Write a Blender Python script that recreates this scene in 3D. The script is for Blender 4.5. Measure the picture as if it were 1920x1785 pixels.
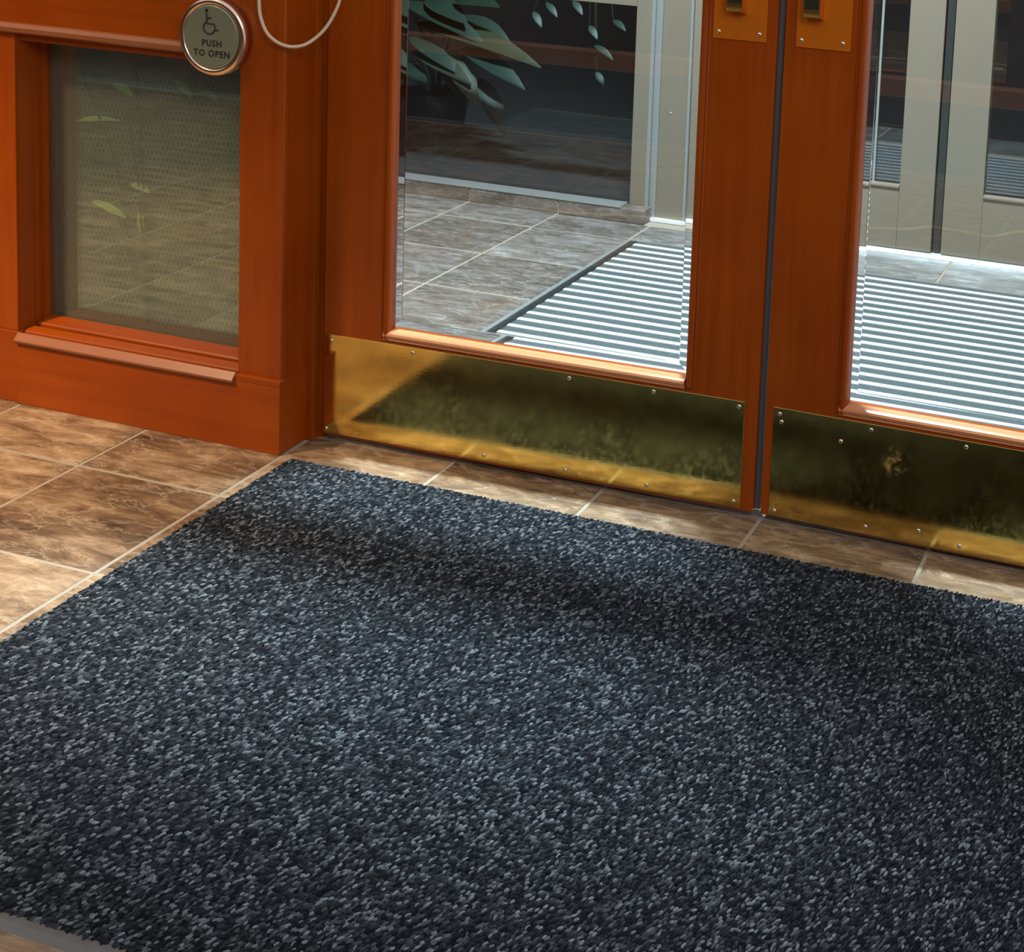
import bpy, bmesh, math, random
import numpy as np
from mathutils import Matrix, Vector
random.seed(7); rng = np.random.default_rng(7)
for o in list(bpy.data.objects): bpy.data.objects.remove(o, do_unlink=True)
SC = bpy.context.scene
COL = SC.collection

# ------------------------------------------------------------------ camera
cd = bpy.data.cameras.new('camera'); cam = bpy.data.objects.new('camera', cd); COL.objects.link(cam)
CR = (0.951674, 0.302892, 0.050722); CU = (-0.086122, 0.104674, 0.990771); CB = (0.294788, -0.947259, 0.125701)
cam.matrix_world = Matrix(((CR[0], CU[0], CB[0], 1.679927), (CR[1], CU[1], CB[1], -2.506418), (CR[2], CU[2], CB[2], 1.27027), (0, 0, 0, 1)))
cd.sensor_fit = 'HORIZONTAL'; cd.sensor_width = 36.0; cd.lens = 36.0 * 2856.81 / 1920
cd.shift_x = (960 - 1455.57) / 1920; cd.shift_y = (20.93 - 892.5) / 1920
cd.clip_start = 0.05; cd.clip_end = 100
SC.camera = cam

# ------------------------------------------------------------------ world, lamps, exposure
w = bpy.data.worlds.new('world'); SC.world = w; w.use_nodes = True
bg = w.node_tree.nodes['Background']; bg.inputs[0].default_value = (0.90, 0.95, 1.0, 1); bg.inputs[1].default_value = 0.70

def area(name, loc, target, sx, sy, watts, color):
    l = bpy.data.lights.new(name, 'AREA'); l.shape = 'RECTANGLE'; l.size = sx; l.size_y = sy; l.energy = watts; l.color = color
    o = bpy.data.objects.new(name, l); COL.objects.link(o); o.location = loc
    d = Vector(target) - Vector(loc); o.rotation_euler = d.to_track_quat('-Z', 'Y').to_euler()
    return o
area('vestibule_lamp', (0.45, 0.475, 2.70), (0.45, 0.4751, 0), 0.45, 0.16, 265, (0.66, 0.87, 1.0))
def spot(name, loc, target, watts, color, deg, blend, radius):
    l = bpy.data.lights.new(name, 'SPOT'); l.energy = watts; l.color = color; l.spot_size = math.radians(deg); l.spot_blend = blend; l.shadow_soft_size = radius
    o = bpy.data.objects.new(name, l); COL.objects.link(o); o.location = loc
    o.rotation_euler = (Vector(target) - Vector(loc)).to_track_quat('-Z', 'Y').to_euler(); return o
area('right_fill_light', (2.9, -3.4, 3.2), (1.1, -0.3, 0.3), 1.4, 1.4, 60, (0.95, 0.97, 1.0))  # unseen fill light, added to brighten the doors and right kick plate
spot('atrium_downlight', (-1.6, -1.9, 3.0), (-0.88, -0.78, 0.0), 760, (1.0, 0.72, 0.41), 48, 1.0, 0.12)
SC.view_settings.view_transform = 'Standard'; SC.view_settings.look = 'None'
SC.view_settings.exposure = 0.0; SC.view_settings.gamma = 1.0; SC.view_settings.use_curve_mapping = False

# ------------------------------------------------------------------ materials
def newmat(name):
    m = bpy.data.materials.new(name); m.use_nodes = True
    nt = m.node_tree; return m, nt, nt.nodes['Principled BSDF']
def node(nt, t, **kw):
    n = nt.nodes.new(t)
    for k, v in kw.items(): setattr(n, k, v)
    return n
def plain(name, col, rough=0.5, metal=0.0, spec=0.5, coat=0.0, var=0.0, scale=30, bump=0.0):
    m, nt, b = newmat(name)
    b.inputs['Base Color'].default_value = (*col, 1); b.inputs['Roughness'].default_value = rough
    b.inputs['Metallic'].default_value = metal; b.inputs['Specular IOR Level'].default_value = spec
    b.inputs['Coat Weight'].default_value = coat; b.inputs['Coat Roughness'].default_value = 0.15
    tc = node(nt, 'ShaderNodeTexCoord'); n = node(nt, 'ShaderNodeTexNoise'); n.inputs['Scale'].default_value = scale; n.inputs['Detail'].default_value = 6
    nt.links.new(tc.outputs['Object'], n.inputs['Vector'])
    if var > 0:
        mx = node(nt, 'ShaderNodeMix', data_type='RGBA'); mx.inputs['A'].default_value = (*[c * (1 - var) for c in col], 1); mx.inputs['B'].default_value = (*[min(1, c * (1 + var)) for c in col], 1)
        nt.links.new(n.outputs['Fac'], mx.inputs['Factor']); nt.links.new(mx.outputs['Result'], b.inputs['Base Color'])
    if bump > 0:
        bp = node(nt, 'ShaderNodeBump'); bp.inputs['Strength'].default_value = bump; bp.inputs['Distance'].default_value = 0.002
        nt.links.new(n.outputs['Fac'], bp.inputs['Height']); nt.links.new(bp.outputs['Normal'], b.inputs['Normal'])
    return m
def ramp(nt, stops):
    r = node(nt, 'ShaderNodeValToRGB'); e = r.color_ramp.elements
    while len(e) < len(stops): e.new(0.5)
    for i, (p, c) in enumerate(stops): e[i].position = p; e[i].color = (*c, 1)
    return r
def wood(name, axis, dark, light, rough=0.36, coat=0.06):
    m, nt, b = newmat(name)
    tc = node(nt, 'ShaderNodeTexCoord'); mp = node(nt, 'ShaderNodeMapping')
    s = [55, 55, 55]; s[axis] = 2.2; mp.inputs['Scale'].default_value = s
    nt.links.new(tc.outputs['Object'], mp.inputs['Vector'])
    n = node(nt, 'ShaderNodeTexNoise'); n.inputs['Scale'].default_value = 1.0; n.inputs['Detail'].default_value = 7; n.inputs['Roughness'].default_value = 0.6
    nt.links.new(mp.outputs['Vector'], n.inputs['Vector'])
    n2 = node(nt, 'ShaderNodeTexNoise'); n2.inputs['Scale'].default_value = 4.0; n2.inputs['Detail'].default_value = 3
    nt.links.new(tc.outputs['Object'], n2.inputs['Vector'])
    ad = node(nt, 'ShaderNodeMath', operation='ADD'); hf = node(nt, 'ShaderNodeMath', operation='MULTIPLY'); hf.inputs[1].default_value = 0.5
    nt.links.new(n.outputs['Fac'], ad.inputs[0]); nt.links.new(n2.outputs['Fac'], ad.inputs[1]); nt.links.new(ad.outputs[0], hf.inputs[0])
    r = ramp(nt, [(0.35, dark), (0.65, light)]); nt.links.new(hf.outputs[0], r.inputs['Fac']); nt.links.new(r.outputs['Color'], b.inputs['Base Color'])
    b.inputs['Roughness'].default_value = rough; b.inputs['Coat Weight'].default_value = coat; b.inputs['Coat Roughness'].default_value = 0.2; b.inputs['Specular IOR Level'].default_value = 0.3
    bp = node(nt, 'ShaderNodeBump'); bp.inputs['Strength'].default_value = 0.06; bp.inputs['Distance'].default_value = 0.001
    nt.links.new(n.outputs['Fac'], bp.inputs['Height']); nt.links.new(bp.outputs['Normal'], b.inputs['Normal'])
    return m
WD, WL = (0.235, 0.034, 0.0004), (0.335, 0.057, 0.0008)
woodV = wood('cherry_wood_upright', 2, WD, WL); woodH = wood('cherry_wood_level', 0, WD, WL)
woodBead = wood('pale_highlight_wood', 0, (0.52, 0.19, 0.075), (0.64, 0.25, 0.105), 0.3, 0.3)  # highlight along the door beads is put into this paler colour
woodSill = wood('cherry_wood_sill', 0, (0.24, 0.07, 0.02), (0.32, 0.10, 0.03), 0.28, 0.35)
innerM = plain('dimmed_inner_wood', (0.030, 0.013, 0.013), 0.5, var=0.3, scale=12)  # shade put into the colour to dim its reflection in the far glass
woodDark = wood('dark_wall_wood', 0, (0.05, 0.016, 0.008), (0.085, 0.028, 0.012))

def stone(name, dark, mid, light, vein, off=True):
    m, nt, b = newmat(name)
    tc = node(nt, 'ShaderNodeTexCoord'); oi = node(nt, 'ShaderNodeObjectInfo')
    ml = node(nt, 'ShaderNodeVectorMath', operation='MULTIPLY_ADD'); ml.inputs[1].default_value = (1, 1, 1)
    cv = node(nt, 'ShaderNodeCombineXYZ'); k = node(nt, 'ShaderNodeMath', operation='MULTIPLY'); k.inputs[1].default_value = 43.0
    nt.links.new(oi.outputs['Random'], k.inputs[0])
    for i in range(3): nt.links.new(k.outputs[0], cv.inputs[i])
    nt.links.new(tc.outputs['Object'], ml.inputs[0]); nt.links.new(cv.outputs[0], ml.inputs[2])
    mp = node(nt, 'ShaderNodeMapping'); mp.inputs['Scale'].default_value = (8.0, 22.0, 22.0); mp.inputs['Rotation'].default_value = (0, 0, 0.30)
    nt.links.new(ml.outputs[0], mp.inputs['Vector'])
    n = node(nt, 'ShaderNodeTexNoise'); n.inputs['Scale'].default_value = 1.0; n.inputs['Detail'].default_value = 12; n.inputs['Roughness'].default_value = 0.74; n.inputs['Distortion'].default_value = 0.45
    nt.links.new(mp.outputs['Vector'], n.inputs['Vector'])
    r = ramp(nt, [(0.30, dark), (0.46, mid), (0.60, light), (0.78, vein)])
    tr = node(nt, 'ShaderNodeMath', operation='MULTIPLY_ADD'); tr.inputs[1].default_value = 0.09; tr.inputs[2].default_value = -0.05
    nt.links.new(oi.outputs['Random'], tr.inputs[0])
    sm = node(nt, 'ShaderNodeMath', operation='ADD'); nt.links.new(n.outputs['Fac'], sm.inputs[0]); nt.links.new(tr.outputs[0], sm.inputs[1])
    nt.links.new(sm.outputs[0], r.inputs['Fac'])
    # pale crooked veins
    v = node(nt, 'ShaderNodeTexVoronoi', feature='DISTANCE_TO_EDGE'); v.inputs['Scale'].default_value = 1.1
    wv = node(nt, 'ShaderNodeVectorMath', operation='MULTIPLY_ADD'); wv.inputs[1].default_value = (1.6, 1.6, 1.6)
    nt.links.new(n.outputs['Color'], wv.inputs[0]); nt.links.new(mp.outputs['Vector'], wv.inputs[2]); nt.links.new(wv.outputs[0], v.inputs['Vector'])
    vr = ramp(nt, [(0.0, (0.8, 0.8, 0.8)), (0.035, (0, 0, 0))]); nt.links.new(v.outputs['Distance'], vr.inputs['Fac'])
    n3 = node(nt, 'ShaderNodeTexNoise'); n3.inputs['Scale'].default_value = 9.0; nt.links.new(ml.outputs[0], n3.inputs['Vector'])
    vm = node(nt, 'ShaderNodeMath', operation='MULTIPLY'); nt.links.new(vr.outputs['Color'], vm.inputs[0]); nt.links.new(n3.outputs['Fac'], vm.inputs[1])
    mx = node(nt, 'ShaderNodeMix', data_type='RGBA'); mx.inputs['B'].default_value = (*vein, 1)
    nt.links.new(vm.outputs[0], mx.inputs['Factor']); nt.links.new(r.outputs['Color'], mx.inputs['A']); nt.links.new(mx.outputs['Result'], b.inputs['Base Color'])
    b.inputs['Roughness'].default_value = 0.36; b.inputs['Specular IOR Level'].default_value = 0.5
    bp = node(nt, 'ShaderNodeBump'); bp.inputs['Strength'].default_value = 0.8; bp.inputs['Distance'].default_value = 0.005
    nt.links.new(n.outputs['Fac'], bp.inputs['Height']); nt.links.new(bp.outputs['Normal'], b.inputs['Normal'])
    return m
tileM = stone('brown_marbled_stone', (0.048, 0.025, 0.012), (0.185, 0.105, 0.053), (0.365, 0.232, 0.130), (0.66, 0.50, 0.34))
groutM = plain('pale_grout', (0.34, 0.27, 0.20), 0.85, var=0.15, scale=60)
tileV = stone('cool_lit_grey_stone', (0.045, 0.037, 0.030), (0.115, 0.100, 0.086), (0.205, 0.190, 0.170), (0.52, 0.50, 0.46))  # same tile as the room; the vestibule's cool light is put into the colour
skirtM = stone('grey_brown_stone', (0.06, 0.045, 0.035), (0.13, 0.10, 0.08), (0.21, 0.17, 0.14), (0.40, 0.35, 0.30))

def brass(name, col, rough):
    m, nt, b = newmat(name)
    b.inputs['Metallic'].default_value = 1.0
    tc = node(nt, 'ShaderNodeTexCoord')
    n = node(nt, 'ShaderNodeTexNoise'); n.inputs['Scale'].default_value = 9; n.inputs['Detail'].default_value = 8; n.inputs['Roughness'].default_value = 0.65
    nt.links.new(tc.outputs['Object'], n.inputs['Vector'])
    r = ramp(nt, [(0.3, tuple(c * 0.8 for c in col)), (0.7, col)]); nt.links.new(n.outputs['Fac'], r.inputs['Fac']); nt.links.new(r.outputs['Color'], b.inputs['Base Color'])
    mr = node(nt, 'ShaderNodeMapRange'); mr.inputs['From Min'].default_value = 0.3; mr.inputs['From Max'].default_value = 0.75; mr.inputs['To Min'].default_value = rough; mr.inputs['To Max'].default_value = rough + 0.13
    nt.links.new(n.outputs['Fac'], mr.inputs['Value']); nt.links.new(mr.outputs['Result'], b.inputs['Roughness'])
    mp = node(nt, 'ShaderNodeMapping'); mp.inputs['Scale'].default_value = (14, 14, 90); nt.links.new(tc.outputs['Object'], mp.inputs['Vector'])
    n2 = node(nt, 'ShaderNodeTexNoise'); n2.inputs['Scale'].default_value = 3.0; n2.inputs['Detail'].default_value = 5; nt.links.new(mp.outputs['Vector'], n2.inputs['Vector'])
    bp = node(nt, 'ShaderNodeBump'); bp.inputs['Strength'].default_value = 0.05; bp.inputs['Distance'].default_value = 0.001
    nt.links.new(n2.outputs['Fac'], bp.inputs['Height']); nt.links.new(bp.outputs['Normal'], b.inputs['Normal'])
    return m
def add_scuff(m, cx, cz, rx, rz):
    nt = m.node_tree; b = nt.nodes['Principled BSDF']
    tc = node(nt, 'ShaderNodeTexCoord'); mp = node(nt, 'ShaderNodeMapping'); mp.inputs['Location'].default_value = (-cx / rx, 0, -cz / rz); mp.inputs['Scale'].default_value = (1 / rx, 0.0, 1 / rz)
    nt.links.new(tc.outputs['Object'], mp.inputs['Vector'])
    ns = node(nt, 'ShaderNodeTexNoise'); ns.inputs['Scale'].default_value = 60; ns.inputs['Detail'].default_value = 4; nt.links.new(tc.outputs['Object'], ns.inputs['Vector'])
    ln = node(nt, 'ShaderNodeVectorMath', operation='LENGTH'); nt.links.new(mp.outputs['Vector'], ln.inputs[0])
    mr = node(nt, 'ShaderNodeMapRange'); mr.inputs['From Min'].default_value = 1.1; mr.inputs['From Max'].default_value = 0.5; nt.links.new(ln.outputs['Value'], mr.inputs['Value'])
    st = node(nt, 'ShaderNodeMapRange'); st.inputs['From Min'].default_value = 0.42; st.inputs['From Max'].default_value = 0.62; nt.links.new(ns.outputs['Fac'], st.inputs['Value'])
    f = node(nt, 'ShaderNodeMath', operation='MULTIPLY'); nt.links.new(mr.outputs['Result'], f.inputs[0]); nt.links.new(st.outputs['Result'], f.inputs[1])
    old = b.inputs['Roughness'].links[0].from_socket; mx = node(nt, 'ShaderNodeMath', operation='MULTIPLY_ADD'); mx.inputs[1].default_value = 0.5; nt.links.new(f.outputs[0], mx.inputs[0]); nt.links.new(old, mx.inputs[2]); nt.links.new(mx.outputs[0], b.inputs['Roughness'])
    return m
brassM2 = None
brassM = brass('worn_brass', (0.82, 0.57, 0.16), 0.06)
brassM2 = add_scuff(brass('scuffed_brass', (0.82, 0.57, 0.16), 0.06), -0.676, 0.158, 0.030, 0.034)
copperM = plain('satin_bronze_plate', (0.62, 0.145, 0.002), 0.42, 0.35, var=0.08, scale=12)
goldM = plain('polished_brass', (0.86, 0.58, 0.18), 0.14, 1.0)
mirrorM = plain('mat_reflection_brass', (0.42, 0.42, 0.22), 0.08, 1.0)  # dark green reflection of the mat put into the brass colour
screwM = plain('nickel_screw', (0.85, 0.76, 0.60), 0.22, 1.0)

def pane_mat(name, refl, tint, gcol=(1, 1, 1)):
    m = bpy.data.materials.new(name); m.use_nodes = True; nt = m.node_tree; nt.nodes.clear()
    out = node(nt, 'ShaderNodeOutputMaterial'); mx = node(nt, 'ShaderNodeMixShader'); t = node(nt, 'ShaderNodeBsdfTransparent'); t.inputs[0].default_value = (*tint, 1)
    g = node(nt, 'ShaderNodeBsdfGlossy'); g.inputs['Roughness'].default_value = 0.0; g.inputs[0].default_value = (*gcol, 1)
    fr = node(nt, 'ShaderNodeValue'); fr.outputs[0].default_value = refl
    nt.links.new(fr.outputs[0], mx.inputs[0]); nt.links.new(t.outputs[0], mx.inputs[1]); nt.links.new(g.outputs[0], mx.inputs[2]); nt.links.new(mx.outputs[0], out.inputs[0])
    return m
def milky_veil(m, col, amount):
    nt = m.node_tree; out = next(n for n in nt.nodes if n.type == 'OUTPUT_MATERIAL'); old = out.inputs[0].links[0].from_socket
    d = node(nt, 'ShaderNodeBsdfDiffuse'); d.inputs[0].default_value = (*col, 1); mx = node(nt, 'ShaderNodeMixShader'); mx.inputs[0].default_value = amount
    nt.links.new(old, mx.inputs[1]); nt.links.new(d.outputs[0], mx.inputs[2]); nt.links.new(mx.outputs[0], out.inputs[0])
paneM = pane_mat('coated_clear_glass', 0.088, (0.975, 0.99, 0.985))
farM = pane_mat('plain_clear_glass', 0.020, (0.97, 0.985, 0.98))
winM = pane_mat('reflective_green_glass', 0.20, (0.80, 0.88, 0.74), (0.68, 0.86, 1.0))
milky_veil(winM, (0.62, 0.62, 0.52), 0.085)  # even milky haze mixed into the glass to brighten the pane
bevelM, nt_, b_ = newmat('bevelled_glass_edge')
b_.inputs['Transmission Weight'].default_value = 1.0; b_.inputs['Roughness'].default_value = 0.0; b_.inputs['IOR'].default_value = 1.5; b_.inputs['Base Color'].default_value = (0.97, 0.99, 0.985, 1)

beigeM = plain('beige_painted_steel', (0.185, 0.150, 0.106), 0.45, var=0.04, scale=8)
greyM = plain('grey_aluminium', (0.34, 0.34, 0.32), 0.35, 0.4)
aluM = plain('bright_ribbed_aluminium', (0.88, 0.90, 0.90), 0.35, 0.35, var=0.06, scale=40)
darkAlu = plain('dark_frame_metal', (0.05, 0.05, 0.045), 0.4, 0.5)
insertM = plain('grey_carpet_insert', (0.065, 0.076, 0.076), 0.95, var=0.7, scale=420, bump=0.8)
darkM = plain('black_gap_rubber', (0.012, 0.011, 0.010), 0.6)
stripM = plain('grey_weather_strip', (0.09, 0.09, 0.09), 0.4)
rubberM = plain('grey_rubber_border', (0.13, 0.12, 0.11), 0.55, var=0.15, scale=80)
charM = plain('charcoal_carpet', (0.035, 0.035, 0.04), 0.95, var=0.5, scale=300, bump=0.5)
plasterM = plain('grey_plaster', (0.42, 0.40, 0.37), 0.8, var=0.05, scale=5)
voidM = plain('unlit_space_black', (0.022, 0.020, 0.020), 0.9)  # near-black colour stands in for the unlit space beyond the far glass
oliveM = plain('dark_olive_backing', (0.20, 0.19, 0.11), 0.8, var=0.3, scale=9)
meshM = plain('dull_wire', (0.33, 0.33, 0.26), 0.5, 0.3)
cordM = plain('off_white_cord', (0.62, 0.45, 0.30), 0.5)
yellowM = plain('yellow_cord', (0.90, 0.66, 0.20), 0.45)
discM = plain('grey_green_steel', (0.34, 0.36, 0.23), 0.34, 0.6, var=0.06, scale=25)
ringM = plain('polished_ring_steel', (0.86, 0.62, 0.46), 0.24, 1.0)
inkM = plain('black_engraving', (0.01, 0.01, 0.01), 0.6)
leafM = plain('deep_green_leaf', (0.016, 0.038, 0.024), 0.5, var=0.45, scale=14)
leafP = plain('glint_green_leaf', (0.52, 0.62, 0.30), 0.3, var=0.3, scale=30)  # colour lightened to paint glints on the window leaves
leafY = plain('olive_leaf', (0.036, 0.046, 0.020), 0.5, var=0.4, scale=14)
stemM = plain('green_stem', (0.018, 0.026, 0.010), 0.5)
potM = plain('dark_pot', (0.02, 0.02, 0.022), 0.4)
soilM = plain('potting_soil', (0.03, 0.02, 0.012), 0.95, var=0.5, scale=60, bump=1)

# ------------------------------------------------------------------ mesh helpers
class MB:
    def __init__(s): s.v = []; s.f = []; s.mi = []
    def add(s, vs, fs, mi=0):
        o = len(s.v); s.v += [tuple(p) for p in vs]; s.f += [tuple(i + o for i in f) for f in fs]; s.mi += [mi] * len(fs); return s
    def box(s, x0, y0, z0, x1, y1, z1):
        return s.add([(x0, y0, z0), (x1, y0, z0), (x1, y1, z0), (x0, y1, z0), (x0, y0, z1), (x1, y0, z1), (x1, y1, z1), (x0, y1, z1)],
                     [(0, 3, 2, 1), (4, 5, 6, 7), (0, 1, 5, 4), (1, 2, 6, 5), (2, 3, 7, 6), (3, 0, 4, 7)])
    def prism(s, prof, axis, a0, a1, m0=0.0, m1=0.0):
        # prof: list of (u,v); axis 'x': (y,z) profile, 'z': (x,y) profile, 'y': (x,z) profile.  m0/m1: mitre, ends shift by m*v-depth (first coord)
        n = len(prof); vs = []
        for a, m in ((a0, m0), (a1, m1)):
            for u, v in prof:
                if axis == 'x': vs.append((a + m * v, u, v)) if m else vs.append((a, u, v))
                elif axis == 'z': vs.append((u, v, a))
                else: vs.append((u, a, v))
        fs = [tuple(range(n)), tuple(range(2 * n - 1, n - 1, -1))] + [(i, i + n, (i + 1) % n + n, (i + 1) % n) for i in range(n)]
        return s.add(vs, fs)
    def lathe(s, prof, c, axis='y', n=24):
        # prof: list of (r, h) along axis, closed caps
        vs = []; m = len(prof)
        for r, h in prof:
            for k in range(n):
                a = 2 * math.pi * k / n; p, q = r * math.cos(a), r * math.sin(a)
                vs.append((c[0] + p, c[1] + h, c[2] + q) if axis == 'y' else (c[0] + p, c[1] + q, c[2] + h))
        fs = [(i * n + k, i * n + (k + 1) % n, (i + 1) * n + (k + 1) % n, (i + 1) * n + k) for i in range(m - 1) for k in range(n)]
        fs += [tuple(range(n))[::-1], tuple(range((m - 1) * n, m * n))]
        return s.add(vs, fs)
    def tube(s, pts, r, n=8):
        P = [Vector(p) for p in pts]; vs = []; up = Vector((0.13, 0.2, 0.97))
        for i, p in enumerate(P):
            t = (P[min(i + 1, len(P) - 1)] - P[max(i - 1, 0)]).normalized(); a = t.cross(up)
            if a.length < 1e-3: a = t.cross(Vector((1, 0, 0)))
            a.normalize(); b = t.cross(a); rr = r[i] if hasattr(r, '__len__') else r
            for k in range(n):
                q = p + (a * math.cos(2 * math.pi * k / n) + b * math.sin(2 * math.pi * k / n)) * rr; vs.append(tuple(q))
        m = len(P)
        fs = [(i * n + k, i * n + (k + 1) % n, (i + 1) * n + (k + 1) % n, (i + 1) * n + k) for i in range(m - 1) for k in range(n)]
        fs += [tuple(range(n))[::-1], tuple(range((m - 1) * n, m * n))]
        return s.add(vs, fs)
    def mesh(s, name, bevel=0.0, smooth=False, seg=2):
        me = bpy.data.meshes.new(name); me.from_pydata(s.v, [], s.f)
        bm = bmesh.new(); bm.from_mesh(me)
        bmesh.ops.recalc_face_normals(bm, faces=bm.faces)
        if bevel > 0:
            ed = [e for e in bm.edges if len(e.link_faces) == 2 and e.calc_face_angle(0) > 0.5]
            bmesh.ops.bevel(bm, geom=ed, offset=bevel, segments=seg, affect='EDGES', profile=0.5, clamp_overlap=True)
        bm.to_mesh(me); bm.free()
        if smooth:
            for p in me.polygons: p.use_smooth = True
        return me
def link(name, me, mats, parent=None, loc=None, rot=None, **tags):
    o = bpy.data.objects.new(name, me); COL.objects.link(o)
    if me is not None:
        me.materials.clear()
        for m in (mats if isinstance(mats, (list, tuple)) else [mats]): me.materials.append(m)
    if parent: o.parent = parent
    if loc: o.location = loc
    if rot: o.rotation_euler = rot
    for k, v in tags.items(): o[k] = v
    return o
def part(name, mb, m, parent, bevel=0.0, smooth=False, seg=2, **tags): return link(name, mb.mesh(name, bevel, smooth, seg), m, parent, **tags)
def empty(name, loc=(0, 0, 0), rotz=0.0, **tags):
    o = bpy.data.objects.new(name, None); COL.objects.link(o); o.location = loc; o.rotation_euler = (0, 0, rotz); o.empty_display_size = 0.05
    for k, v in tags.items(): o[k] = v
    return o
def struct(name, **t): return empty(name, kind='structure', **t)
B = lambda *a: MB().box(*a)
def smooth_curve(pts, k=8):
    P = [Vector(p) for p in pts]; P = [2 * P[0] - P[1]] + P + [2 * P[-1] - P[-2]]; out = []
    for i in range(1, len(P) - 2):
        for j in range(k):
            t = j / k; a, b, c, d = P[i - 1:i + 3]
            out.append(tuple(0.5 * ((2 * b) + (c - a) * t + (2 * a - 5 * b + 4 * c - d) * t * t + (3 * b - a - 3 * c + d) * t ** 3)))
    out.append(tuple(P[-2])); return out

# ------------------------------------------------------------------ floor: grout bed and every tile a piece
floor = link('floor', B(-6.5, -7.0, -0.06, 4.5, 4.6, -0.0014).mesh('floor'), groutM, kind='structure')
TX, TY, TP, TG = -0.0245, 0.0290, 0.3120, 0.0074
def subtract(rects, c):
    out = []
    for (a, b, x, y) in rects:
        u0, v0, u1, v1 = max(a, c[0]), max(b, c[1]), min(x, c[2]), min(y, c[3])
        if u0 >= u1 or v0 >= v1: out.append((a, b, x, y)); continue
        if v0 > b: out.append((a, b, x, v0))
        if v1 < y: out.append((a, v1, x, y))
        if u0 > a: out.append((a, v0, u0, v1))
        if u1 < x: out.append((u1, v0, x, v1))
    return out
MATR = (0.0015, -1.272, 1.83, -0.106); GRATE = (-0.026, 0.33, 1.93, 1.60)
blocks = [(-9, -0.092, -0.0285, 0.45), (-9, 0.45, -1.16, 9), (-9, 1.765, 0.6, 9), (0.55, 1.83, 9, 9), (1.99, -9, 9, 9), (-9, -9, 9, -4.30),
          (-9, -4.31, 9, -2.78), GRATE, (0.32, -1.25, 1.82, -0.32), (-9, -9, -5.09, 9), (1.86, -0.10, 9, 0.4)]
tmesh = {}
ti = 0
for ix in range(-17, 8):
    for iy in range(-15, 7):
        x0, y0 = TX + ix * TP, TY + (iy - 1) * TP
        rs = [(x0 + TG / 2, y0 + TG / 2, x0 + TP - TG / 2, y0 + TP - TG / 2)]
        for b in blocks: rs = subtract(rs, b)
        for (a, b, x, y) in rs:
            if x - a < 0.012 or y - b < 0.012: continue
            key = (round(x - a, 4), round(y - b, 4), (b + y) / 2 < 0.1)
            if key not in tmesh: tmesh[key] = B(-key[0] / 2, -key[1] / 2, -0.012, key[0] / 2, key[1] / 2, 0.0).mesh('tile', 0.0012, seg=1)
            t = link('tile', tmesh[key], tileM if (b + y) / 2 < 0.1 else tileV, floor, loc=((a + x) / 2, (b + y) / 2, random.uniform(-0.0006, 0.0003))); ti += 1
print('tiles', ti)

# ------------------------------------------------------------------ wall with the small window (left of the doors)
win = struct('window_1')
part('bottom_rail', B(-0.6555, -0.099, 0.0, -0.0285, 0.02, 0.136), woodH, win, 0.0015)
part('post_plinth', MB().prism([(-0.130, -0.0992), (-0.0285, -0.0992), (-0.0285, 0.008), (-0.130, 0.008)], 'z', 0.136, 0.147), woodH, win, 0.001)
part('sill_bead', MB().prism([(-0.088, 0.128), (-0.106, 0.1315), (-0.108, 0.137), (-0.095, 0.151), (-0.092, 0.149), (-0.088, 0.138)], 'x', -0.6565, -0.1305), woodSill, win, 0.001)
part('sill_step', MB().prism([(-0.082, 0.136), (-0.081, 0.1475), (-0.079, 0.1505), (-0.060, 0.1545), (-0.058, 0.152), (-0.057, 0.136)], 'x', -0.652, -0.1305), woodH, win)
part('glazing_stop', MB().prism([(-0.050, 0.136), (-0.0495, 0.1555), (-0.047, 0.1590), (-0.012, 0.1645), (-0.007, 0.162), (-0.006, 0.136)], 'x', -0.648, -0.1305), woodH, win)
part('stile', B(-0.86, -0.090, 0.150, -0.661, 0.02, 0.86), woodV, win, 0.0015)
part('plinth_block', B(-0.86, -0.094, 0.0, -0.6565, 0.02, 0.150), woodH, win, 0.001)
# stepped left reveal
part('reveal_moulding', MB().prism([(-0.6610, -0.084), (-0.6585, -0.084), (-0.6585, -0.046), (-0.6560, -0.046), (-0.6560, -0.030), (-0.6490, -0.030), (-0.6490, -0.014), (-0.6525, -0.008), (-0.6525, 0.004), (-0.6610, 0.004)], 'z', 0.150, 0.79), woodV, win)
part('top_rail', B(-0.86, -0.0905, 0.786, -0.130, 0.02, 1.02), woodH, win, 0.0015)
part('top_bead', MB().prism([(-0.088, 0.790), (-0.098, 0.788), (-0.104, 0.781), (-0.102, 0.772), (-0.094, 0.767), (-0.086, 0.768), (-0.08, 0.79)], 'x', -0.86, -0.1305), woodSill, win)
part('head_stop', B(-0.66, -0.08, 0.752, -0.1305, 0.006, 0.788), woodH, win, 0.001)
part('glass_pane', B(-0.6525, -0.0065, 0.150, -0.125, -0.0005, 0.770), winM, win)
part('upper_panel', B(-1.6, -0.085, 0.0, -0.86, 0.02, 2.75), woodV, win)
part('upper_panel', B(-0.86, -0.085, 1.02, -0.13, 0.02, 2.75), woodV, win)
ms = MB(); cw, ch = 0.0105, 0.0125
for i in range(int(0.50 / cw)):
    for j in range(int(0.60 / ch)):
        x, z = -0.640 + i * cw + (cw / 2 if j % 2 else 0), 0.165 + j * ch
        for sx in (-1, 1):
            a = Vector((x, 0.030, z)); b = Vector((x + sx * cw / 2, 0.030, z + ch)); n = Vector((0.0016, 0, 0))
            ms.add([a - n, a + n, b + n, b - n, a + Vector((0, 0.0012, 0)), b + Vector((0, 0.0012, 0))], [(0, 1, 2, 3), (1, 4, 5, 2), (4, 0, 3, 5)])
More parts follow.
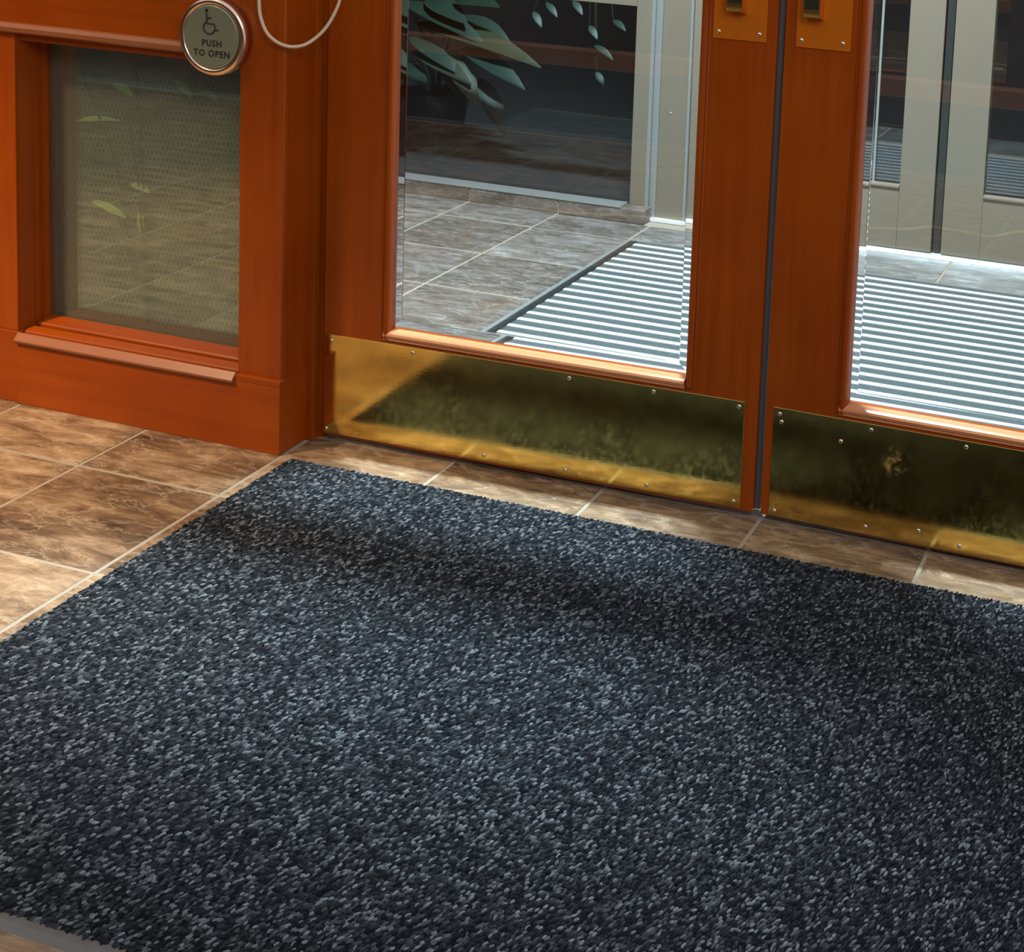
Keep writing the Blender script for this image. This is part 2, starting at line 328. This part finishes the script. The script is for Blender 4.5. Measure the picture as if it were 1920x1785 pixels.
me = bpy.data.meshes.new('mesh_screen'); me.from_pydata(ms.v, [], ms.f); link('mesh_screen', me, meshM, win, kind='stuff')
wb = struct('wall_left')
part('back_panel', B(-0.90, 0.38, 0.0, -0.10, 0.42, 2.75), oliveM, wb)
part('side_panel', B(-0.90, 0.02, 0.0, -0.87, 0.38, 2.75), oliveM, wb)
part('side_panel', MB().prism([(-0.105, 0.02), (-0.07, 0.02), (-0.11, 0.40), (-0.145, 0.40)], 'z', 0.0, 2.75), oliveM, wb)

# post between window and doors, with stepped reveal
tp = struct('trim_1')
post = [(-0.130, -0.088), (-0.0345, -0.088), (-0.0315, -0.085), (-0.0315, -0.078), (-0.0345, -0.0765), (-0.0345, -0.0705), (-0.0305, -0.069), (-0.0305, -0.012), (-0.130, -0.012)]
part('post', MB().prism(post, 'z', 0.147, 2.75), woodV, tp)
part('door_stop', B(-0.0700, -0.012, 0.0, -0.0135, 0.045, 2.75), woodV, tp, 0.001)
part('jamb', B(-0.0700, 0.012, 0.0, -0.0035, 0.06, 2.75), woodV, tp)
tp2 = struct('trim_2')
part('post', B(1.842, -0.088, 0.147, 1.96, 0.06, 2.75), woodV, tp2, 0.002)
part('plinth_block', B(1.842, -0.099, 0.0, 1.96, 0.06, 0.147), woodH, tp2, 0.0015)
th = struct('trim_3')
part('door_head', B(-0.03, -0.06, 2.04, 1.842, 0.06, 2.16), woodH, th, 0.002)
part('transom_panel', B(-0.03, -0.02, 2.16, 1.842, 0.04, 2.80), woodH, th)

# ------------------------------------------------------------------ double doors
def bevel_pane(mb, x0, z0, x1, z1, yf, yb, wd=0.024, dp=0.0021):
    i = [(x0 + wd, z0 + wd), (x1 - wd, z0 + wd), (x1 - wd, z1 - wd), (x0 + wd, z1 - wd)]; o = [(x0, z0), (x1, z0), (x1, z1), (x0, z1)]
    vs = [(x, yf, z) for x, z in i] + [(x, yf + dp, z) for x, z in o] + [(x, yb, z) for x, z in i] + [(x, yb, z) for x, z in o]
    mb.add(vs, [(0, 1, 2, 3), (8, 11, 10, 9)], 0)
    for k in range(4):
        l = (k + 1) % 4
        mb.add(vs, [(k, 4 + k, 4 + l, l), (8 + k, 8 + l, 12 + l, 12 + k), (4 + k, 12 + k, 12 + l, 4 + l)], 1)
def pane_obj(x0, z0, x1, z1, parent):
    mb = MB(); bevel_pane(mb, x0, z0, x1, z1, 0.0188, 0.0214)
    me = bpy.data.meshes.new('glass_pane'); me.from_pydata(mb.v, [], mb.f)
    for p, k in zip(me.polygons, mb.mi): p.material_index = k
    bm = bmesh.new(); bm.from_mesh(me); bmesh.ops.remove_doubles(bm, verts=bm.verts, dist=1e-6); bmesh.ops.recalc_face_normals(bm, faces=bm.faces); bm.to_mesh(me); bm.free()
    o = bpy.data.objects.new('glass_pane', me); COL.objects.link(o); me.materials.append(paneM); me.materials.append(bevelM); o.parent = parent; return o
screw_me = MB().lathe([(0.0042, 0.0), (0.0042, -0.0006), (0.0030, -0.0018), (0.0012, -0.0023)], (0, 0, 0), 'y', 12).mesh('screw', smooth=True)
def screw(x, z, y, parent): return link('screw', screw_me, screwM, parent, loc=(x, y, z))
def bead_h(x0, x1, z, yb, up=1):   # quarter-round bead with fillet lip, facing the room; up=1 bead below the glass
    pr = [(0.018, z - 0.030 * up), (-0.0015, z - 0.0185 * up), (-0.0035, z - 0.0165 * up), (-0.0015, z - 0.0145 * up), (-0.0050, z - 0.0115 * up), (-0.0062, z - 0.007 * up), (-0.0045, z - 0.003 * up), (0.0, z - 0.0005 * up), (0.0135, z + 0.0015 * up), (0.018, z + 0.0015 * up)]
    return MB().prism(pr, 'x', x0, x1)
def bead_v(x, sgn, z0, z1):
    pr = [(x - 0.030 * sgn, 0.018), (x - 0.0185 * sgn, -0.0015), (x - 0.0165 * sgn, -0.0035), (x - 0.0145 * sgn, -0.0015), (x - 0.0115 * sgn, -0.005), (x - 0.007 * sgn, -0.0062), (x - 0.003 * sgn, -0.0045), (x - 0.0005 * sgn, 0.0), (x + 0.0015 * sgn, 0.0135), (x + 0.0015 * sgn, 0.018)]
    return MB().prism(pr, 'z', z0, z1)

def door(name, hinge, rot, mirror, gx0, gx1, w, kick, pull, kscrews, pscrews, hx):
    d = struct(name); d.location = hinge; d.rotation_euler = (0, 0, rot)
    a, b = (0.0015, w) if not mirror else (-w, -0.0015)       # outer edges
    T = 0.044; zb, z0, z1, z2, z3, zt = 0.013, 0.236, 1.205, 1.400, 1.93, 2.035
    part('stile', B(a, 0, zb, gx0 - 0.018, T, zt), woodV, d, 0.002)
    part('stile', B(gx1 + (0.0 if not mirror else 0.018), 0, zb, b, T, zt), woodV, d, 0.002)
    xl, xr = gx0 - 0.018, gx1 + (0.0 if not mirror else 0.018)
    part('bottom_rail', B(xl, 0.0002, zb, xr, T, z0 - 0.012), woodH, d, 0.0008)
    part('lock_rail', B(xl, 0.0002, z1, xr, T, z2), woodH, d, 0.0008)
    part('top_rail', B(xl, 0.0002, z3, xr, T, zt), woodH, d, 0.0008)
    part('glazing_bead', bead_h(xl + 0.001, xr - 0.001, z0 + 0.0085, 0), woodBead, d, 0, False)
    part('glazing_bead', bead_v(gx0 - 0.004, 1, z0 - 0.005, z1), woodV, d)
    part('glazing_bead', bead_v(gx1 - (0.0 if not mirror else -0.004), -1, z0 - 0.005, z1), woodV, d)
    pane_obj(gx0 - 0.014, z0 + 0.006, gx1 + 0.004, z1 + 0.005, d); pane_obj(gx0 - 0.014, z2 - 0.005, gx1 + 0.004, z3 + 0.005, d)
    part('glazing_stop', B(xl, 0.0230, z0 - 0.012, xr, T, z0 + 0.004), woodH, d)
    gb = MB().box(a + 0.001, T, zb, gx0 - 0.018, T + 0.0015, zt).box(xr, T, zb, b - 0.001, T + 0.0015, zt)
    for u, v in ((zb, z0 + 0.004), (z1, z2), (z3, zt)): gb.box(gx0 - 0.018, T, u, xr, T + 0.0015, v)
    part('inner_facing', gb, innerM, d, label='inner face coloured dark to dim its reflection')
    k = part('kick_plate', B(kick[0], -0.0022, kick[1], kick[2], 0.0, kick[3]), brassM2 if mirror else brassM, d, 0.0004, seg=1, label='worn brass kick plate')
    for x, z in kscrews: screw(x, z, -0.0022, k)
    p = part('pull_plate', B(pull[0], -0.0022, pull[1], pull[2], 0.0, pull[1] + 0.40), copperM, d, 0.0004, seg=1, label='copper toned pull plate')
    for x, z in pscrews: screw(x, z, -0.0022, p)
    # upright pull bar: rises from a foot on the plate and stands off it
    x0, x1, zf = hx[0], hx[1], hx[2]
    prof = [(-0.0018, zf), (-0.008, zf + 0.001), (-0.024, zf + 0.006), (-0.0285, zf + 0.012), (-0.031, zf + 0.06), (-0.031, zf + 0.20), (-0.027, zf + 0.24), (-0.0018, zf + 0.25), (-0.0018, zf + 0.225), (-0.014, zf + 0.218), (-0.0165, zf + 0.20), (-0.0165, zf + 0.10), (-0.0140, zf + 0.075), (-0.0018, zf + 0.068)]
    h = part('pull_handle', MB().prism(prof, 'x', x0, x1), goldM, p, 0.0012, label='polished brass pull handle')
    part('grip_face', MB().prism([(-0.0286, zf + 0.0145), (-0.0312, zf + 0.06), (-0.0312, zf + 0.20), (-0.030, zf + 0.20), (-0.030, zf + 0.06), (-0.0275, zf + 0.0145)], 'x', x0 + 0.0025, x1 - 0.0025), mirrorM, h)
    return d
SCL = [(0.020, 0.208), (0.529, 0.211), (0.698, 0.212), (0.864, 0.210), (0.200, 0.210), (0.011, 0.026), (0.357, 0.030), (0.527, 0.030), (0.692, 0.030), (0.862, 0.029)]
d1 = door('door_1', (0, 0, 0), math.radians(1.0), False, 0.152, 0.758, 0.8985, (0.006, 0.018, 0.8745, 0.2205), (0.781, 0.8785, 0.880), SCL, [(0.792, 0.891), (0.867, 0.892)], (0.812, 0.842, 0.926))
SCR = [(-0.894, 0.209), (-0.890, 0.195), (-0.778, 0.179), (-0.724, 0.210), (-0.554, 0.210), (-0.895, 0.026), (-0.724, 0.030), (-0.628, 0.042), (-0.554, 0.029), (-0.30, 0.210), (-0.02, 0.210), (-0.30, 0.030), (-0.02, 0.03)]
d2 = door('door_2', (1.835, 0, 0), math.radians(-1.0), True, -0.768, -0.155, 0.9225, (-0.906, 0.016, -0.006, 0.2205), (-0.901, 0.8765, -0.802), SCR, [(-0.891, 0.889), (-0.816, 0.890)], (-0.883, -0.852, 0.927))
part('weather_strip', B(0.8990, 0.012, 0.016, 0.9085, 0.030, 2.03), stripM, d1)

# ------------------------------------------------------------------ push plate button and cord
pb = empty('push_plate_button', (-0.178, -0.1005, 0.8065), label='round grey PUSH TO OPEN button with bright rim on wooden rail', category='door button')
part('rim', MB().lathe([(0.0745, 0.010), (0.0745, -0.0065), (0.0735, -0.0090), (0.0700, -0.0118), (0.0650, -0.0120), (0.0612, -0.0100), (0.0612, 0.0)], (0, 0, 0), 'y', 72), ringM, pb, smooth=True, label='bright polished rim')
disc = part('disc', MB().lathe([(0.0605, 0.0), (0.0605, -0.0108), (0.0590, -0.0117)], (0, 0, 0), 'y', 64), discM, pb)
def text(body, size, x, z, parent, y):
    c = bpy.data.curves.new('lettering', 'FONT'); c.body = body; c.size = size; c.align_x = 'CENTER'; c.align_y = 'CENTER'; c.extrude = 0.0003; c.offset = 0.0004; c.resolution_u = 2; c.space_character = 1.12
    t = bpy.data.objects.new('tmp', c); COL.objects.link(t); bpy.context.view_layer.update()
    me = bpy.data.meshes.new_from_object(t); bpy.data.objects.remove(t, do_unlink=True)
    return link('lettering', me, inkM, parent, loc=(x, y, z), rot=(math.pi / 2, 0, 0))
YD = -0.0118
text('PUSH', 0.0175, 0.002, -0.0125, disc, YD); text('TO OPEN', 0.0175, 0.002, -0.0320, disc, YD)
sy = MB()
def stroke(pts, r=0.0017): sy.tube([(x, YD, z) for x, z in pts], r, 6)
sy.lathe([(0.0035, 0.0004), (0.0035, -0.0006)], (-0.0095, YD, 0.0500), 'y', 16)
stroke([(-0.0100, 0.0450), (-0.0090, 0.0300), (-0.0085, 0.0255), (0.0075, 0.0250)]); stroke([(-0.0095, 0.0360), (0.0010, 0.0360)])
stroke([(0.0075, 0.0250), (0.0115, 0.0135), (0.0165, 0.0145)])
stroke([(-0.0035 + 0.0125 * math.cos(t), 0.0180 + 0.0125 * math.sin(t)) for t in [math.radians(a) for a in range(128, 345, 12)]])
part('wheelchair_symbol', sy, inkM, disc)

loop = [(-0.081, -0.104, 1.12), (-0.0795, -0.106, 0.98), (-0.0765, -0.108, 0.915), (-0.0740, -0.110, 0.886), (-0.0700, -0.111, 0.857), (-0.0560, -0.112, 0.828), (-0.0370, -0.108, 0.8105), (-0.0180, -0.096, 0.8015),
        (0.0020, -0.081, 0.8035), (0.0180, -0.066, 0.8165), (0.0330, -0.055, 0.8360), (0.0460, -0.046, 0.8640), (0.0540, -0.040, 0.8960), (0.0560, -0.036, 0.96), (0.040, -0.055, 1.04), (-0.02, -0.095, 1.11), (-0.081, -0.104, 1.12)]
lc = part('cord_loop', MB().tube(smooth_curve(loop, 6), 0.0033, 8), cordM, None, smooth=True)
lc['label'] = 'off-white cord loop hanging beside the push button'; lc['category'] = 'cord'

# ------------------------------------------------------------------ entrance mat
matO = empty('entrance_mat', (0, 0, 0), label='dark blue-grey looped carpet mat with rubber edge before the doors', category='mat')
X0, Y0, X1, Y1 = 0.003, -1.270, 1.828, -0.107
base = MB().prism([(Y0, 0.0), (Y0 + 0.012, 0.0038), (Y1 - 0.004, 0.0042), (Y1, 0.0005), (Y1, 0.0)], 'x', X0, X1)
part('rubber_border', base, rubberM, matO)
part('backing', B(X0 + 0.005, Y0 + 0.026, 0.0, X1 - 0.005, Y1 - 0.005, 0.0050), plain('dark_backing', (0.006, 0.007, 0.009), 0.95, spec=0.05), matO)
px_, py_ = 0.0046, 0.0064
gx = np.arange(X0 + 0.004, X1 - 0.004, px_); gy = np.arange(Y0 + 0.024, Y1 - 0.004, py_)
GX, GY = np.meshgrid(gx, gy); GX = GX + (np.arange(len(gy)) % 2)[:, None] * px_ / 2
cx = (GX + rng.normal(0, 0.0008, GX.shape)).ravel(); cy = (GY + rng.normal(0, 0.0010, GX.shape)).ravel(); N = len(cx)
ln = rng.uniform(0.0036, 0.0062, N); wd = rng.uniform(0.0016, 0.0024, N); hh = rng.uniform(0.0022, 0.0040, N); ang = rng.normal(0.48, 0.22, N)
k = np.arange(6) * math.pi / 3
ring = np.stack([np.cos(k), np.sin(k)], 1)
def lay(scale, z):
    u = ring[None, :, 0] * wd[:, None] * scale; v = ring[None, :, 1] * ln[:, None] * scale
    ca, sa = np.cos(ang)[:, None], np.sin(ang)[:, None]
    return np.stack([cx[:, None] + u * ca + v * sa, cy[:, None] - u * sa + v * ca, np.broadcast_to(z[:, None], u.shape)], 2)
top = np.stack([cx, cy, 0.0044 + hh], 1)[:, None, :]
V = np.concatenate([lay(1.0, np.full(N, 0.0044)), lay(0.72, 0.0044 + hh * 0.75), top], 1).reshape(-1, 3)
q = []
for i in range(6):
    j = (i + 1) % 6; q += [(i, j, 6 + j), (i, 6 + j, 6 + i), (6 + i, 6 + j, 12)]
F_ = (np.arange(N)[:, None, None] * 13 + np.array(q)[None]).reshape(-1)
pm = bpy.data.meshes.new('pile'); nv, nf = len(V), len(F_) // 3
pm.vertices.add(nv); pm.vertices.foreach_set('co', V.astype(np.float32).ravel())
pm.loops.add(nf * 3); pm.loops.foreach_set('vertex_index', F_.astype(np.int32))
pm.polygons.add(nf); pm.polygons.foreach_set('loop_start', np.arange(0, nf * 3, 3, dtype=np.int32)); pm.polygons.foreach_set('use_smooth', np.ones(nf, dtype=bool))
pm.update()
pick = rng.random(N)
tone = np.where(pick < 0.17, rng.uniform(0.35, 1.0, N), np.where(pick < 0.46, rng.uniform(0.10, 0.34, N), rng.uniform(0.0, 0.12, N)))
ca_ = pm.color_attributes.new('yarn', 'FLOAT_COLOR', 'POINT')
cc = np.repeat(np.stack([tone, tone, tone, np.ones(N)], 1)[:, None, :], 13, 1).reshape(-1)
ca_.data.foreach_set('color', cc.astype(np.float32))
pileM, nt_, b_ = newmat('blue_grey_yarn')
at = node(nt_, 'ShaderNodeAttribute'); at.attribute_name = 'yarn'
rp = ramp(nt_, [(0.0, (0.0062, 0.0076, 0.0104)), (1.0, (0.190, 0.200, 0.215))]); nt_.links.new(at.outputs['Fac'], rp.inputs['Fac']); nt_.links.new(rp.outputs['Color'], b_.inputs['Base Color'])
b_.inputs['Roughness'].default_value = 0.85; b_.inputs['Specular IOR Level'].default_value = 0.06
link('pile', pm, pileM, matO, kind='stuff')

# ------------------------------------------------------------------ vestibule: recessed grate, stone curb, far glazing and doors
gr = empty('entrance_grate', (0, 0, 0), label='recessed floor grate of aluminium rails and grey carpet strips behind the glass doors', category='floor grate')
gx0, gy0, gx1, gy1 = -0.024, 0.332, 1.928, 1.598
part('frame', B(gx0, gy0, -0.012, gx0 + 0.012, gy1, 0.0015).box(gx1 - 0.012, gy0, -0.012, gx1, gy1, 0.0015).box(gx0 + 0.012, gy1 - 0.006, -0.012, gx1 - 0.012, gy1, 0.0015).box(gx0 + 0.012, gy0, -0.012, gx1 - 0.012, gy0 + 0.006, 0.0015), greyM, gr)
part('frame_lip', B(gx0 + 0.012, gy0 + 0.006, -0.012, gx0 + 0.024, gy1 - 0.006, -0.0006).box(gx0 + 0.024, gy0 + 0.006, -0.012, gx0 + 0.028, gy1 - 0.006, 0.0010).box(gx0 + 0.028, gy0 + 0.006, -0.012, gx0 + 0.036, gy1 - 0.006, -0.0004), darkAlu, gr)
rail_me = MB().prism([(-0.0095, -0.012), (-0.0095, 0.0012), (0.0020, 0.0020), (0.0030, -0.0015), (0.0048, -0.0015), (0.0056, 0.0014), (0.0095, 0.0008), (0.0095, -0.012)], 'x', gx0 + 0.036, gx1 - 0.013).mesh('rail')
ins_me = B(gx0 + 0.036, -0.0168, -0.012, gx1 - 0.013, 0.0168, -0.0006).mesh('carpet_strip')
y = 1.5585
while y > gy0 + 0.03:
    link('rail', rail_me, aluM, gr, loc=(0, y, 0)); link('carpet_strip', ins_me, insertM, gr, loc=(0, y + 0.0265, 0)); y -= 0.0527

cb = struct('baseboard_rear')
xs = [-1.15] + [TX + i * TP for i in range(-3, 0)] + [-0.0420]
xs = sorted(x for x in xs if x >= -1.15)
for a, b in zip(xs[:-1], xs[1:]): part('curb_stone', B(a + 0.0025, 1.768, 0.0, b - 0.0025, 1.828, 0.0445), skirtM, cb, 0.0015)
part('curb_core', B(-1.15, 1.772, 0.0, -0.045, 1.826, 0.042), groutM, cb)
part('metal_sill', MB().prism([(1.766, 0.0448), (1.766, 0.0478), (1.774, 0.0488), (1.828, 0.0500), (1.828, 0.0448)], 'x', -1.15, -0.125), greyM, cb)

wf = struct('window_2')
part('glass_pane', B(-1.15, 1.838, 0.045, -0.119, 1.844, 2.4), farM, wf)
part('mullion', B(-1.15, 1.822, 0.672, -0.119, 1.86, 0.76), beigeM, wf, 0.001)
part('frame_stile', B(-0.119, 1.826, 0.045, -0.070, 1.87, 2.7), beigeM, wf, 0.001)
part('bottom_bar', B(-1.15, 1.830, 0.0, -0.070, 1.87, 0.050), darkAlu, wf)
tf = struct('trim_4')
part('frame_channel', B(-0.070, 1.830, 0.0, -0.058, 1.87, 2.7).box(-0.058, 1.842, 0.0, -0.048, 1.87, 2.7).box(-0.048, 1.830, 0.0, -0.034, 1.87, 2.7), greyM, tf)
jm = part('frame_jamb', B(-0.034, 1.838, 0.0, 0.058, 1.87, 2.7), beigeM, tf, 0.001)
screw(0.001, 0.345, 1.838, jm)
part('frame_edge', B(0.058, 1.832, 0.0, 0.066, 1.87, 2.7), greyM, tf)
part('jamb_sill', B(-0.050, 1.818, 0.0, 0.066, 1.838, 0.010), aluM, tf, 0.001)

def leaf_door(name, x0, x1, sl, sr):
    d = struct(name)
    part('stile', B(x0, 1.848, 0.012, x0 + sl, 1.888, 2.2), beigeM, d, 0.002)
    part('stile', B(x1 - sr, 1.848, 0.012, x1, 1.888, 2.2), beigeM, d, 0.002)
    part('bottom_rail', B(x0 + sl, 1.848, 0.012, x1 - sr, 1.888, 0.200), beigeM, d, 0.001)
    part('top_rail', B(x0 + sl, 1.848, 2.1, x1 - sr, 1.888, 2.2), beigeM, d, 0.001)
    part('glazing_bead', MB().prism([(1.8475, 0.194), (1.842, 0.197), (1.842, 0.202), (1.858, 0.207), (1.858, 0.194)], 'x', x0 + sl, x1 - sr), beigeM, d)
    part('glass_pane', B(x0 + sl, 1.864, 0.198, x1 - sr, 1.870, 2.11), paneM, d)
    return d
d3 = leaf_door('door_3', 0.070, 0.842, 0.105, 0.106)
d4 = leaf_door('door_4', 0.872, 1.644, 0.116, 0.105)
part('edge_strip', B(0.6495, 1.858, 0.204, 0.6565, 1.8635, 0.86), greyM, d3)
part('meeting_strip', B(0.846, 1.858, 0.012, 0.868, 1.874, 2.2), darkAlu, d4)
tt = struct('trim_5'); part('threshold', MB().prism([(1.832, 0.0), (1.836, 0.007), (1.855, 0.010), (1.890, 0.010), (1.890, 0.0)], 'x', 0.066, 1.70), aluM, tt)
tr_ = struct('trim_6'); part('frame_jamb', B(1.648, 1.838, 0.0, 1.75, 1.88, 2.7), beigeM, tr_, 0.001); part('head', B(-0.07, 1.84, 2.2, 1.75, 1.88, 2.75), beigeM, tr_)
part('wall_panel', B(1.75, 1.84, 0.0, 2.6, 1.9, 2.75), plasterM, tr_)
vw = struct('wall_rear')
part('side_wall', B(-1.25, 0.42, 0.0, -1.16, 1.85, 2.75), woodDark, vw)
part('end_wall', B(2.0, 0.06, 0.0, 2.08, 1.85, 2.75), plasterM, vw)
vw = struct('wall_end')
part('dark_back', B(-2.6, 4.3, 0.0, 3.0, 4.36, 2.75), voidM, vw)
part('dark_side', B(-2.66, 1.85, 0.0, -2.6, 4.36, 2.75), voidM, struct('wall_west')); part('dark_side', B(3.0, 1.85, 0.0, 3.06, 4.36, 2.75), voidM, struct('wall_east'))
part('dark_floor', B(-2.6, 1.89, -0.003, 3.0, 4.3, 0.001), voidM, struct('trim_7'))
part('side_return', B(-2.6, 1.85, 0.0, -1.16, 1.9, 2.75), plasterM, struct('wall_return'))
ce = link('ceiling', B(-2.66, 0.02, 2.75, 3.06, 4.36, 2.80).mesh('ceiling'), plasterM, kind='structure')

# ------------------------------------------------------------------ room behind the photographer (seen in the glass)
rw = struct('wall_back')
part('panelling', B(-7.0, -4.40, 0.0, 4.5, -4.32, 2.6), woodDark, rw)
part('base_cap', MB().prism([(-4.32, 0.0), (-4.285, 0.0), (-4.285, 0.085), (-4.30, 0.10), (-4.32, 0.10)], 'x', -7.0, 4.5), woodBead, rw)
part('panelling', B(-5.2, -4.32, 0.0, -5.1, -0.05, 2.6), woodDark, struct('wall_side'))
rm = empty('runner_carpet', (0, 0, 0), label='charcoal runner carpet with grey edge trim on the room tiles', category='carpet')
part('carpet', B(-5.05, -4.255, 0.0, 4.4, -2.82, 0.008), charM, rm); part('edge_trim', B(-5.05, -4.28, 0.0, 4.4, -4.255, 0.009).box(-5.05, -2.82, 0.0, 4.4, -2.805, 0.009), greyM, rm)
ycord = [(-0.3, -1.72, .0062), (0.25, -1.86, .0062), (0.62, -2.00, .0062), (0.70, -2.075, .0062), (0.82, -2.07, .0062), (0.90, -2.065, .0062), (0.97, -2.165, .0062), (1.04, -2.19, .0062), (1.09, -2.17, .0062), (1.3, -2.30, .0062), (1.9, -2.2, .0062)]
yc = part('extension_cord', MB().tube(smooth_curve(ycord, 8), 0.0060, 8), yellowM, None, smooth=True)
yc['label'] = 'yellow cord lying wavy on the tile floor, reflected in the right door'; yc['category'] = 'cord'

# ------------------------------------------------------------------ plants
def leaf_mesh(L, W, droop):
    vs, fs = [], []; n = 7
    for i in range(n + 1):
        t = i / n; wv = W * (math.sin(math.pi * min(1, t * 0.93 + 0.05)) ** 0.8) * (1 - 0.25 * t); z = -droop * L * t * t; x = L * t * (1 - 0.25 * droop * t)
        vs += [(x, -wv, z + 0.22 * wv), (x, 0, z), (x, wv, z + 0.22 * wv)]
    for i in range(n):
        a = i * 3; fs += [(a, a + 3, a + 4, a + 1), (a + 1, a + 4, a + 5, a + 2)]
    me = bpy.data.meshes.new('leaf'); me.from_pydata(vs, [], fs)
    for p in me.polygons: p.use_smooth = True
    return me
def aimed_leaf(o, base, tip, wdt, mat, droop=0.35, root=None):
    b, t = Vector(base), Vector(tip); d = t - b; L = d.length
    lf = bpy.data.objects.new('leaf', leaf_mesh(L, wdt, droop)); COL.objects.link(lf); lf.data.materials.append(mat); lf.parent = o
    x = d.normalized(); y = Vector((0, -0.55, 1.0)).cross(x).normalized(); z = x.cross(y)
    lf.matrix_local = Matrix(((x.x, y.x, z.x, b.x), (x.y, y.y, z.y, b.y), (x.z, y.z, z.z, b.z), (0, 0, 0, 1)))
    if root is not None:
        m = (Vector(root) + b) / 2 + Vector((0, 0, 0.08))
        part('stem', MB().tube([root, tuple(m), base], [0.003, 0.0022, 0.0015], 5), stemM, o)
pl = empty('potted_plant', (0, 0, 0), label='broad-leaved dark green plant in a dark pot behind the far glass', category='plant')
part('pot', MB().lathe([(0.09, 0.001), (0.12, 0.20), (0.13, 0.22), (0.112, 0.22), (0.108, 0.19)], (-1.12, 2.36, 0), 'z', 28), potM, pl)
part('soil', MB().lathe([(0.11, 0.185), (0.11, 0.19)], (-1.12, 2.36, 0), 'z', 20), soilM, pl)
RT = (-1.12, 2.36, 0.19)
for i, (b, t, wd_) in enumerate([((-1.132, 2.25, 0.477), (-0.614, 2.15, 0.489), 0.055), ((-1.188, 2.25, 0.549), (-0.824, 2.15, 0.516), 0.05), ((-1.151, 2.25, 0.379), (-0.871, 2.15, 0.353), 0.045), ((-1.001, 2.25, 0.393), (-0.841, 2.15, 0.253), 0.048),
        ((-0.953, 2.25, 0.404), (-0.662, 2.15, 0.359), 0.045), ((-0.893, 2.27, 0.299), (-0.731, 2.17, 0.147), 0.040), ((-1.163, 2.25, 0.426), (-0.934, 2.15, 0.385), 0.04), ((-1.102, 2.25, 0.566), (-0.897, 2.15, 0.556), 0.05), ((-0.995, 2.25, 0.566), (-0.786, 2.15, 0.630), 0.045),
        ((-1.193, 2.25, 0.326), (-1.036, 2.15, 0.299), 0.035), ((-1.065, 2.30, 0.358), (-0.909, 2.20, 0.246), 0.04), ((-1.02, 2.36, 0.50), (-0.78, 2.30, 0.45), 0.05), ((-1.25, 2.3, 0.62), (-1.0, 2.2, 0.66), 0.05)]):
    aimed_leaf(pl, b, t, wd_, leafY if i in (0, 2, 3, 10) else leafM, 0.25, RT)
vp = empty('trailing_vine', (0, 0, 0), label='thin vine with small pale leaves trailing behind the far glass', category='plant')
root = (-0.45, 2.22, 0.92)
for b, t in [((-0.633, 2.15, 0.575), (-0.585, 2.12, 0.539)), ((-0.586, 2.15, 0.61), (-0.529, 2.12, 0.582)), ((-0.486, 2.15, 0.624), (-0.437, 2.12, 0.596)), ((-0.337, 2.15, 0.572), (-0.281, 2.12, 0.559)), ((-0.424, 2.15, 0.546), (-0.38, 2.12, 0.518)), ((-0.402, 2.15, 0.481), (-0.32, 2.12, 0.462)), ((-0.392, 2.15, 0.391), (-0.35, 2.12, 0.358))]:
    aimed_leaf(vp, b, t, 0.014, leafM, 0.3, root)
part('stem', MB().tube([(-0.45, 2.22, 0.92), (-0.45, 2.22, 1.2), (-0.5, 2.3, 2.7)], 0.004, 6), stemM, vp)
wp = empty('window_plant', (0, 0, 0), label='small plant behind the meshed window pane, leaf glints painted in', category='plant')
root = (-0.43, 0.020, 0.17)
for i, (b, t) in enumerate([((-0.602, 0.022, 0.689), (-0.522, 0.014, 0.665)), ((-0.519, 0.022, 0.664), (-0.463, 0.014, 0.649)), ((-0.617, 0.022, 0.572), (-0.509, 0.014, 0.606)), ((-0.424, 0.022, 0.602), (-0.382, 0.014, 0.639)), ((-0.463, 0.022, 0.706), (-0.397, 0.014, 0.73)), ((-0.365, 0.022, 0.685), (-0.32, 0.014, 0.658)),
        ((-0.59, 0.022, 0.505), (-0.509, 0.014, 0.509)), ((-0.476, 0.022, 0.457), (-0.424, 0.014, 0.454)), ((-0.575, 0.022, 0.41), (-0.479, 0.014, 0.397)), ((-0.619, 0.022, 0.354), (-0.584, 0.014, 0.369)), ((-0.245, 0.022, 0.703), (-0.212, 0.014, 0.715)), ((-0.314, 0.022, 0.68), (-0.254, 0.014, 0.657)),
        ((-0.483, 0.022, 0.601), (-0.436, 0.014, 0.6)), ((-0.372, 0.022, 0.726), (-0.331, 0.014, 0.701)), ((-0.454, 0.022, 0.404), (-0.44, 0.014, 0.34))]):
    aimed_leaf(wp, b, t, 0.010, leafP if i % 3 else leafY, 0.2, root if i % 4 == 0 else None)
